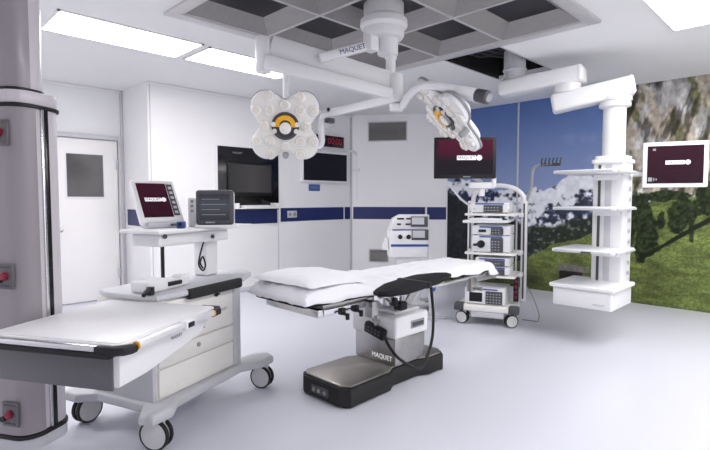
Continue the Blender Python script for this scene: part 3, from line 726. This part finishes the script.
b = MB(); b.bx(.25,.90,.22,.46,1.085,1.165,.02,3); b.build('crossbeam', 'white_plastic', W)
b = MB(); b.prism([(.20,.16),(1.12,.16),(1.16,.22),(1.1,.5),(.20,.5)], 1.168, 1.19, .006); b.build('monitor_tray', 'white_plastic', W)
b = MB(); b.cyl((.39,.34,.83),(.39,.34,1.09),.012); b.build('support_rod', 'gloss_black', W, 'thin black rod under the monitor beam')
b = MB(); b.cyl((.29,.215,1.15),(.29,.205,1.15),.014); b.cyl((.72,.22,1.12),(.72,.21,1.12),.014); b.build('beam_knobs', 'dark_grey', W)
b = MB(); b.tube([(.70,.28,1.08),(.655,.27,1.0),(.64,.27,.93),(.68,.27,.885),(.715,.28,.92),(.69,.28,.98),(.665,.28,.94),(.69,.28,.90)], .006); b.build('coiled_cable', 'black', W)
# desktop instrument on the worktop
I = thing('desktop_instrument', 'long white instrument with black handle lying on the trolley top', 'instrument', (1.115,2.79,.833), 20)
b = MB(); b.bx(.0,.16,.0,.15,.0,.075,.018,3); b.bx(.13,.30,.02,.12,.0,.05,.015,3); b.bx(.28,.36,.03,.11,.0,.07,.015,3); b.build('instrument_body', 'white_plastic', I)
b = MB(); b.bx(.165,.275,.008,.024,.02,.046,.005); b.build('handle_grip', 'black', I)
b = MB(); b.tube([(.03,.02,.03),(-.02,-.03,.035),(-.07,-.06,.03),(-.10,-.08,.02)], .012); b.cyl((.0,-.02,.002),(.0,-.02,.045),.022); b.build('clamp', 'black', I)

# monitors on the trolley
t = thing('monitor', 'white tilted touchscreen with maroon display on the anaesthesia trolley', 'monitor', cam_pt(-1.26,3.20,1.21), 4)
tl = bpy.data.objects.new('screen_unit', None); col.objects.link(tl); tl.parent = t; tl.rotation_euler = (R(-29),0,0); tl.location = (0,0,.02); tl.empty_display_size = .03
b = MB(); b.bx(-.14,.155,0,.05,0,.32,.012,3); b.build('monitor_frame', 'white_plastic', tl)
b = MB(); b.bx(-.117,.085,-.003,0,.035,.29); b.build('screen', 'screen_maroon', tl)
b = MB(); b.bx(.09,.132,-.004,0,.045,.285,.002); b.build('key_strip', 'dark_grey', tl)
b = MB()
for k in range(6): b.bx(.099,.123,-.0055,-.004,.06+k*.037,.08+k*.037)
b.build('keys', 'grey_plastic', tl)
logo(tl, -.015, -.004, .165, .14)
b = MB(); b.bx(-.11,.15,-.02,.10,-.02,.02,.012); b.build('foot', 'grey_plastic', t)
b = MB(); b.bx(.04,.10,-.025,-.018,-.008,.008,.003); b.build('foot_socket', 'dark_grey', t)

t = thing('patient_monitor', 'dark framed patient monitor with grey screen on the anaesthesia trolley', 'patient monitor', cam_pt(-.93,3.24,1.19), -38)
b = MB(); b.bx(-.125,.12,-.01,.03,.018,.25,.02,3); f = b.build('monitor_bezel', 'dark_grey', t)
b = MB(); b.bx(-.10,.095,-.013,-.01,.05,.22); b.build('screen', 'screen_grey', f)
b = MB()
for k in range(4): b.bx(-.085,.07-.04*(k%2),-.0145,-.013,.085+k*.034,.088+k*.034)
b.build('traces', 'mid_grey', f)
b = MB(); b.bx(-.125,.115,.03,.12,.0,.245,.02,3); b.bx(-.13,.125,-.03,.10,0,.018,.006); b.build('monitor_case', 'white_plastic', t)
b = MB(); b.bx(-.06,.0,-.013,-.01,.03,.04); b.build('brand_mark', 'print_grey', f)
t = thing('module_rack', 'small white module with dark buttons beside the patient monitor', 'module', cam_pt(-1.105,3.31,1.19), -38)
b = MB(); b.bx(-.03,.026,0,.09,0,.20,.01); b.build('module_case', 'white_plastic', t)
b = MB()
for z in (.10,.135,.165): b.bx(-.012,.008,-.004,0,z,z+.018,.002)
b.build('buttons', 'mid_grey', t)
t = thing('sensor_box', 'small dark blue box on the trolley tray between its two monitors', 'box', cam_pt(-1.125,3.13,1.19), -38)
b = MB(); b.bx(-.025,.025,0,.06,0,.045,.008); b.build('box_case', 'blue', t)
b = MB(); b.cyl((0,0,.025),(0,-.008,.025),.012); b.build('box_knob', 'black', t)

# ------------------------------------------------------------------ operating table
O = thing('operating_table', 'operating table with black mattress on a steel and black pedestal base', 'operating table', (0,0,0))
bp_ = [(2.14,2.29),(2.19,2.225),(2.60,2.235),(2.68,2.28),(2.98,2.28),(3.06,2.235),(3.24,2.235),(3.30,2.30),(3.30,2.66),(3.24,2.72),(3.06,2.72),(2.98,2.68),(2.68,2.68),(2.60,2.72),(2.19,2.72),(2.14,2.66)]
b = MB(); b.prism(bp_, .010, .135, .012); b.build('pedestal_base', 'rubber', O)
for x, y in ((2.22,2.29),(2.22,2.66),(3.24,2.29),(3.24,2.66)):
    b = MB(); b.cyl((x,y,0),(x,y,.03),.045); b.build('base_foot', 'black', O)
cxm, cym = 2.735, 2.4775
b = MB(); b.prism([(cxm+(x-cxm)*.97, cym+(y-cym)*.93) for x, y in bp_], .135, .152, .006); b.build('base_cover', 'steel_top', O)
b = MB(); b.bx(2.130,2.142,2.39,2.56,.045,.10,.004); sk = b.build('socket_panel', 'dark_grey', O)
for y in (2.42,2.48,2.53):
    b = MB(); b.cyl((2.131,y,.072),(2.124,y,.072),.014,seg=14); b.build('socket', 'mid_grey', sk)
b = MB(); b.bx(2.685,3.04,2.27,2.68,  .152,.355,.008); lc = b.build('lower_column', 'steel', O)
text('lettering', 'MAQUET', .05, 'print_white', lc, (2.6835,2.40,.20), (R(90),0,R(-90)))
b = MB(); b.bx(2.665,3.06,2.25,2.70,.355,.52,.02,3)
b.prism([(2.72,2.30),(3.01,2.30),(3.01,2.65),(2.72,2.65)], .52, .555, .02); b.build('upper_column', 'white_plastic', O)
b = MB(); b.bx(2.84,3.00,2.244,2.252,.41,.47,.003); pn = b.build('status_panel', 'mid_grey', O)
b = MB(); b.bx(2.855,2.985,2.240,2.245,.425,.455); b.build('display', 'dark_grey', pn)
b = MB(); b.cyl((2.88,2.475,.55),(2.88,2.475,.68),.10); b.bx(2.70,3.06,2.30,2.65,.655,.70,.01); b.build('tilt_head', 'chrome', O)
b = MB(); b.bx(2.74,2.82,2.26,2.34,.555,.62,.015); b.bx(2.68,2.72,2.27,2.33,.60,.66,.01); b.build('joint_cover', 'black', O)
b = MB(); b.beam((2.62,2.30,.69),(2.80,2.34,.57),.035,.05,.006); b.beam((2.98,2.30,.70),(2.90,2.34,.58),.03,.05,.006); b.build('linkage', 'steel', O)
b = MB()
b.bx(1.95,3.80,2.23,2.72,.70,.728,.006); b.build('top_plate', 'steel', O)
b = MB(); b.bx(1.89,1.935,2.20,2.75,.66,.712,.008); b.bx(1.935,2.36,2.20,2.23,.665,.705,.005); b.build('head_frame', 'chrome', O)
for y, x0_ in ((2.19,2.36),(2.76,2.0)):
    b = MB(); b.bx(x0_,3.80,y-.008,y+.008,.705,.735,.003)
    for x in (2.45,2.9,3.35,3.75): b.cyl((x,y,.72),(x,2.475+(.2 if y>2.4 else -.2),.72),.008,seg=10)
    b.build('side_rail', 'chrome', O)
b = MB(); b.prism(rrect(1.79,2.36,2.205,2.745,.04), .73, .79, .015); b.build('mattress', 'pad', O)
b = MB(); b.prism(rrect(2.37,3.20,2.205,2.745,.03), .73, .79, .015); b.build('mattress', 'pad', O)
b = MB(); b.prism(rrect(3.21,3.93,2.205,2.745,.04), .73, .79, .015); b.build('mattress', 'pad', O)
for x in (2.08, 2.20):
    b = MB(); b.bx(x-.018,x+.018,2.175,2.22,.655,.70,.006); b.cyl((x,2.175,.665),(x-.01,2.13,.66),.010); b.cyl((x-.01,2.135,.675),(x-.01,2.135,.635),.013,bev=.004); b.build('rail_clamp', 'black', O)
b = MB(); b.bx(2.30,2.36,2.14,2.21,.60,.71,.008); b.cyl((2.33,2.15,.60),(2.33,2.12,.56),.02); b.build('rail_clamp', 'steel', O)
b = MB(); b.bx(3.72,4.05,2.22,2.26,.66,.70,.006); b.bx(3.72,4.05,2.69,2.73,.66,.70,.006); b.bx(4.02,4.06,2.22,2.73,.655,.70,.006); b.build('foot_frame', 'steel', O)
b = MB(); b.bx(3.55,3.62,2.17,2.22,.60,.72,.006); b.cyl((3.585,2.17,.63),(3.585,2.09,.63),.016); b.build('rail_clamp', 'steel', O)
# arm board
AP = [(2.14,1.965),(2.30,2.045),(2.55,2.105),(2.736,2.135),(2.92,2.09),(2.985,2.03),(2.96,1.975),(2.88,1.93),(2.66,1.87),(2.44,1.825),(2.24,1.79),(2.10,1.82),(2.06,1.87),(2.08,1.93)]
b = MB(); b.prism(AP, .815, .845, .012, 3); ab = b.build('arm_board', 'pad', O)
b = MB(); b.beam((2.42,2.18,.72),(2.50,2.0,.79),.05,.02,.004); b.beam((2.86,2.18,.72),(2.76,2.04,.79),.05,.02,.004); b.bx(2.30,2.85,1.96,2.02,.79,.816,.004); b.build('arm_board_bracket', 'chrome', ab)
b = MB(); b.prism([(2.50,1.832),(2.54,1.842),(2.54,2.11),(2.50,2.10)], .812, .849, .006); b.build('strap', 'black', ab)
# handset
b = MB(); b.box((2.645,2.43,.40),(.045,.20,.085),.012, rot=(R(12),0,0)); hs = b.build('hand_control', 'black', O)
b = MB()
for k in range(5):
    for j in range(2): b.bx(2.618,2.624,2.365+k*.034,2.385+k*.034,.37+k*.007+j*.025,.385+k*.007+j*.025,.002)
b.build('buttons', 'dark_grey', hs)
b = MB(); b.tube([(2.64,2.34,.375),(2.61,2.26,.32),(2.60,2.16,.26),(2.72,2.10,.175),(2.82,2.10,.20),(2.93,2.12,.34),(2.97,2.14,.52),(2.98,2.17,.72)], .011); b.build('control_cable', 'black', O)

# white sheet draped over the table
def sheet_z(x, y):
    dx = min(x-1.765, 4.02-x); dy = min(y-2.175, 2.775-y); d = max(0., min(dx, dy))
    z = .80
    hump = .030*min(1, (d/.06)**.7)*(1 if x < 2.15 else max(0, 1-((x-2.15)/.35))**1.5)
    z += hump+.012*min(1, d/.1)
    z += .010*noise.noise(Vector((x*5,y*7,1.3)))+.008*noise.noise(Vector((x*13+y*6,y*15,4.)))
    # wrinkles by the pillow
    z += .012*math.sin(18*(x-2.2)+9*y+3*noise.noise(Vector((x*3,y*3,0))))*math.exp(-((x-2.45)/.3)**2)
    e = max(0, 1-d/.045); drop = .045+.035*noise.noise(Vector((x*4.,y*4.,9.)))
    if x > 3.85: drop += .05
    z -= e*drop
    return z
b = bmesh.new(); NXs, NYs = 120, 44; g = []
for i in range(NXs+1):
    x = 1.765+(4.02-1.765)*i/NXs; row = []
    for j in range(NYs+1):
        y = 2.175+.60*j/NYs
        yy = y+(.010*noise.noise(Vector((x*6,2,y)))*(1 if j in (0,NYs) else .3))
        row.append(b.verts.new((x, yy, sheet_z(x,y))))
    g.append(row)
for i in range(NXs):
    for j in range(NYs): b.faces.new([g[i][j],g[i+1][j],g[i+1][j+1],g[i][j+1]])
mb = MB(); mb._add(b); sh = mb.build('drape_sheet', 'sheet')
for p in sh.data.polygons: p.use_smooth = True
sm = sh.modifiers.new('thickness', 'SOLIDIFY'); sm.thickness = .005; sm.offset = 1
tag(sh, 'white sheet draped along the top of the operating table', 'sheet')

b = bmesh.new(); NU, NV = 40, 28
def pillow_pt(u, v, top):
    # u,v in [-1,1]
    cu = math.copysign(abs(u)**.85, u); cv = math.copysign(abs(v)**.85, v)
    edge = max(0, (1-abs(u)**3.2))*max(0, (1-abs(v)**3.2))
    pin = 1-.07*(1-abs(u)**2)*abs(v)**2-.0*abs(u)
    x = .265*u*(1-.05*(1-v*v)*abs(u)**2); y = .285*v*pin
    h = .068*edge**.55
    z = h if top else -h*.12
    z += .006*noise.noise(Vector((u*3,v*3,2.)))+(.004*noise.noise(Vector((u*9+v*4,v*7,5.))) if top else 0)
    return (x, y, z)
for top in (True, False):
    gg = [[b.verts.new(pillow_pt(-1+2*i/NU, -1+2*j/NV, top)) for j in range(NV+1)] for i in range(NU+1)]
    for i in range(NU):
        for j in range(NV):
            q = [gg[i][j],gg[i+1][j],gg[i+1][j+1],gg[i][j+1]]
            b.faces.new(q if top else q[::-1])
bmesh.ops.remove_doubles(b, verts=b.verts, dist=.004)
mb = MB(); mb._add(b, tf((2.045,2.465,.850),(0,R(2),R(4)))); pi = mb.build('pillow', 'sheet')
tag(pi, 'flat white pillow at the head of the operating table', 'pillow')

# ------------------------------------------------------------------ video tower cart
V = thing('equipment_cart', 'tall white trolley stacked with video devices in front of the mural', 'equipment cart', (4.634,2.948,0), -69)
castor(V, 0, .02, .07, -13, w=.045); castor(V, .52, .02, .07, 31, w=.045); castor(V, .02, .46, .07, 40, w=.045); castor(V, .52, .46, .07, 80, w=.045)
b = MB(); b.prism(rrect(-.05,.57,-.04,.52,.05), .155, .225, .015); ba = b.build('cart_base', 'warm_white', V)
for x in (-.03, .55):
    b = MB(); b.bx(x-.055,x+.055,-.055,.06,.15,.235,.02,3); b.build('corner_bumper', 'dark_grey', ba)
b = MB(); b.bx(.10,.45,-.03,.40,.09,.155,.01); b.build('cable_tray', 'grey_plastic', V)
for x in (.0, .60):
    b = MB(); b.bx(x-.03,x+.035,.40,.47,.22,1.36,.012); b.build('post', 'white_plastic', V)
    b = MB(); b.bx(x-.008,x+.010,.392,.402,.25,1.33,.002); b.build('post_slot', 'dark_grey', V)
b = MB(); b.bx(.52,.575,.18,.26,.25,.52,.006); ps = b.build('power_strip', 'gloss_black', V)
for k in range(4):
    b = MB(); b.bx(.535,.56,.172,.181,.28+k*.06,.315+k*.06,.003); b.build('switch', 'red', ps)
def cshelf(z, nm='cart_shelf', d0=-.02):
    b = MB(); b.prism(rrect(.02,.56,d0,.46,.03), z-.025, z, .006); o = b.build(nm, 'warm_white', V)
    b = MB(); b.bx(-.01,.03,.30,.45,z-.05,z+.0,.008); b.build('shelf_bracket', 'white_plastic', o)
    b = MB(); b.bx(.55,.60,.30,.45,z-.05,z,.008); b.build('shelf_bracket', 'white_plastic', o)
    return o
cshelf(.555); cshelf(.80); cshelf(1.225, d0=-.05)
b = MB(); b.tube([(.02,.40,1.135),(.02,.0,1.135),(.05,-.045,1.135),(.42,-.05,1.14),(.48,0,1.145),(.48,.40,1.145)], .016); b.tube([(.08,-.04,1.16),(.25,-.06,1.165),(.42,-.04,1.16)],.014); b.build('keyboard_tray', 'white_plastic', V)
b = MB(); b.tube([(.03,.43,1.30),(.04,.43,1.42),(.12,.43,1.50),(.30,.43,1.535),(.48,.43,1.505),(.58,.43,1.42),(.60,.43,1.30)], .026, 12); b.build('push_handle', 'white_plastic', V)
b = MB(); b.tube([(.62,.44,.98),(.622,.44,1.25),(.625,.44,1.36),(.65,.44,1.44),(.67,.44,1.52),(.675,.44,1.64),(.69,.44,1.72),(.75,.44,1.755),(.88,.44,1.765)], .017); ha = b.build('hook_arm', 'mid_grey', V)
b = MB(); b.bx(.76,.97,.425,.455,1.745,1.775,.004)
for k in range(6): b.tube([(.775+k*.038,.44,1.76),(.775+k*.038,.40,1.77),(.775+k*.038,.38,1.80),(.785+k*.038,.38,1.83)], .008, n=4)
b.build('cable_hooks', 'dark_grey', ha)
b = MB(); b.tube([(.0,.40,1.30),(-.10,.36,1.38),(-.20,.34,1.50),(-.26,.34,1.56)], .013); b.bx(-.02,.05,.36,.46,1.24,1.32,.01); b.build('side_handle', 'white_plastic', V)

def vdev(name, label, cat, z, h, fn, w=(.10,.47), d=.40):
    t = thing(name, label, cat, V.matrix_basis @ Vector((w[0],-.01,z)), -69)
    W_ = w[1]-w[0]
    b = MB(); b.bx(0,W_,0,d,.008,h,.008); b.build('device_case', 'device_white', t)
    b = MB()
    for x in (.03,W_-.03):
        for y in (.04,d-.04): b.cyl((x,y,0),(x,y,.012),.014,seg=12)
    b.build('device_feet', 'black', t)
    fn(t, W_, h); return t
def front_dark(t, x0, x1, z0, z1):
    b = MB(); b.bx(x0,x1,-.008,0,z0,z1,.003); p = b.build('dark_panel', 'dark_grey', t)
    b = MB()
    nx = max(2, int((x1-x0)/.035)); 
    for i in range(nx):
        for zq in np.arange(z0+.015, z1-.02, .03): b.bx(x0+.01+i*.032,x0+.028+i*.032,-.010,-.008,zq,zq+.012)
    b.build('panel_keys', 'mid_grey', p)
def blue_line(t, x0, x1, z): 
    b = MB(); b.bx(x0,x1,-.004,0,z-.007,z+.007); b.build('blue_stripe', 'blue', t)
def f_top(t, w, h):
    front_dark(t, .14, w-.06, .012, h-.025); blue_line(t, .05, w-.05, h-.012)
    b = MB(); b.cyl((.04,0,.05),(.04,-.012,.05),.012); b.build('knob', 'grey_plastic', t)
def f_light(t, w, h):
    front_dark(t, .20, w-.07, .012, h-.022); blue_line(t, .08, w-.08, h-.012)
    b = MB(); b.bx(.07,.15,-.010,0,h*.35,h*.62,.004); b.build('socket', 'black', t)
def f_lamp(t, w, h):
    front_dark(t, .20, w-.07, .012, h-.022); blue_line(t, .08, w-.08, h-.012)
    b = MB(); b.cyl((.10,0,h*.5),(.10,-.03,h*.5),.042,bev=.006); b.cyl((.10,-.03,h*.5),(.03,-.07,h*.47),.014); b.build('light_socket', 'black', t)
def f_ins(t, w, h):
    front_dark(t, .10, w-.05, .012, h-.022); blue_line(t, .04, w-.05, h-.012)
    b = MB(); b.cyl((.05,0,h*.45),(.05,-.012,h*.45),.016); b.build('knob', 'mid_grey', t)
def f_rec(t, w, h):
    b = MB(); b.bx(.03,.21,-.010,0,.02,h-.03,.003); s_ = b.build('screen_surround', 'white_plastic', t)
    b = MB(); b.bx(.05,.19,-.013,-.010,.035,h-.05); b.build('screen', 'black', s_)
    front_dark(t, .225, w-.03, .015, h-.03); blue_line(t, .08, w-.08, h-.012)
vdev('video_processor', 'white device with dark front panel on the top shelf of the video cart', 'video device', 1.225, .115, f_top, (.08,.48))
vdev('camera_controller', 'white device with a black socket, upper of two on the middle cart shelf', 'video device', .985, .105, f_light, (.10,.50))
vdev('light_source', 'white light source with a black round socket on the middle cart shelf', 'light source', .80, .185, f_lamp, (.10,.50))
vdev('insufflator', 'white device, upper of the two on the shelf below the light source', 'medical device', .652, .092, f_ins, (.14,.50))
vdev('pump_controller', 'white device, lower of the two on the shelf below the light source', 'medical device', .555, .095, f_ins, (.14,.50))
vdev('video_recorder', 'wide white recorder with small black screen on the base of the video cart', 'recorder', .225, .185, f_rec, (.03,.46))

# monitor above the cart
t = thing('monitor', 'black bezelled wide monitor with maroon screen above the video cart', 'monitor', cam_pt(1.205,5.36,1.83), -45-4)
b = MB(); b.bx(-.335,.335,0,.05,-.225,.225,.006); f = b.build('monitor_bezel', 'black', t)
b = MB(); b.bx(-.30,.30,-.003,0,-.18,.20); b.build('screen', 'screen_half', f)
logo(f, .04, -.004, -.0, .26)
b = MB(); b.bx(-.02,.06,-.002,0,-.212,-.2); b.build('brand_mark', 'print_grey', f)
b = MB(); b.bx(-.08,.08,.05,.09,-.10,.10,.01); b.tube([(.0,.09,-.02),(.06,.11,-.15),(.20,.11,-.27)], .028); b.bx(.06,.34,.03,.13,-.335,-.265,.015); b.bx(.30,.345,.02,.14,-.325,-.21,.008); b.bx(.17,.23,.06,.11,-.42,-.33,.008); b.build('monitor_stand', 'white_plastic', t)

# power cable on the floor by the cart
b = MB(); P0 = V.matrix_basis
b.tube([P0 @ Vector(p) for p in ((.64,.45,.38),(.68,.45,.33),(.74,.42,.20),(.78,.40,.08),(.77,.38,.012),(.72,.38,.010),(.60,.40,.010))], .006)
tag(b.build('power_cable', 'mid_grey'), 'thin grey cable looping to the floor beside the video cart', 'cable')

# ------------------------------------------------------------------ white machine behind the table
N = thing('suction_machine', 'white wheeled machine with blue stripe, behind the operating table', 'medical machine', (4.46,3.87,0), -45); N.scale = (.93,.93,.95)
b = MB(); b.prism([(.02,.0),(.5,.0),(.515,.05),(.515,.36),(.0,.36),(-.01,.3),(-.01,.05)], .70, 1.06, .02, 3); b.build('lower_case', 'white_plastic', N)
side = [(.0,1.06),(.52,1.06),(.52,1.25),(.14,1.25),(.05,1.20)]
b = MB(); b.prism(side, -.30, -.02, .012, mx=tf((0,.0,0),(R(90),0,0))); b.build('upper_case', 'white_plastic', N)
b = MB(); b.bx(.02,.51,-.008,.0,.845,.875); b.build('blue_stripe', 'blue', N)
b = MB(); b.bx(.04,.50,-.002,.022,1.052,1.064); b.build('joint_line', 'print_blue', N)
for x0_, z0_, m_ in ((.29,.96,'lcd_blue'),(.28,1.13,'white_plastic')):
    b = MB(); b.bx(x0_,x0_+.22,-.012,.02,z0_-.03,z0_+.10,.004); g_ = b.build('display_housing', 'dark_grey', N)
    b = MB(); b.bx(x0_+.01,x0_+.17,-.016,-.010,z0_,z0_+.09); b.build('display', 'grey_plastic', g_)
for x in (.14,.25):
    b = MB(); b.cyl((x,.0,.97),(x,-.02,.97),.03,bev=.005); b.build('dial', 'black', N)
for x, z, w_ in ((.10,1.19,.09),(.22,1.19,.09),(.10,1.12,.05),(.21,1.12,.09)):
    b = MB(); b.bx(x,x+w_,.008,.022,z,z+.022,.003); b.build('socket', 'black', N)
b = MB(); b.bx(-.06,-.02,.02,.10,.80,.95,.012); b.cyl((-.07,.06,.80),(-.07,.06,.90),.018); b.build('side_bracket', 'white_plastic', N)
b = MB(); b.bx(.10,.42,.06,.32,.12,.70,.02); b.build('pedestal', 'white_plastic', N)
b = MB(); b.bx(.0,.58,.0,.06,.075,.115,.01); b.bx(.0,.58,.30,.36,.075,.115,.01); b.bx(.08,.44,.05,.32,.075,.13,.01); b.build('wheel_base', 'grey_plastic', N)
for x, y in ((.03,.03),(.55,.03),(.03,.33),(.55,.33)): castor(N, x, y, .036, 20, w=.03)
# drip stand post beside it
b = MB()
tN = thing('suction_bottle_stand', 'slim grey post with a blue round valve under the foot of the operating table', 'stand', cam_pt(.885,5.55,0), -45)
b = MB(); b.bx(-.035,.035,-.02,.02,.02,.72,.008); b.build('post', 'grey_plastic', tN)
b = MB(); b.bx(-.16,.16,-.03,.03,0,.03,.01); b.bx(-.03,.03,-.15,.2,0,.028,.01); b.build('foot', 'grey_plastic', tN)
b = MB(); b.cyl((0,-.02,.36),(0,-.05,.36),.035,bev=.006); b.build('valve', 'blue', tN)

# ------------------------------------------------------------------ world, view
w = bpy.data.worlds.new('world'); scn.world = w; w.use_nodes = True
w.node_tree.nodes['Background'].inputs['Color'].default_value = (.8,.82,.85,1); w.node_tree.nodes['Background'].inputs['Strength'].default_value = .3
scn.view_settings.view_transform = 'Standard'; scn.view_settings.look = 'None'
scn.view_settings.exposure = 0.; scn.view_settings.gamma = 1.
scn.cycles.max_bounces = 10; scn.cycles.diffuse_bounces = 6; scn.cycles.glossy_bounces = 4
scn.cycles.use_denoising = True
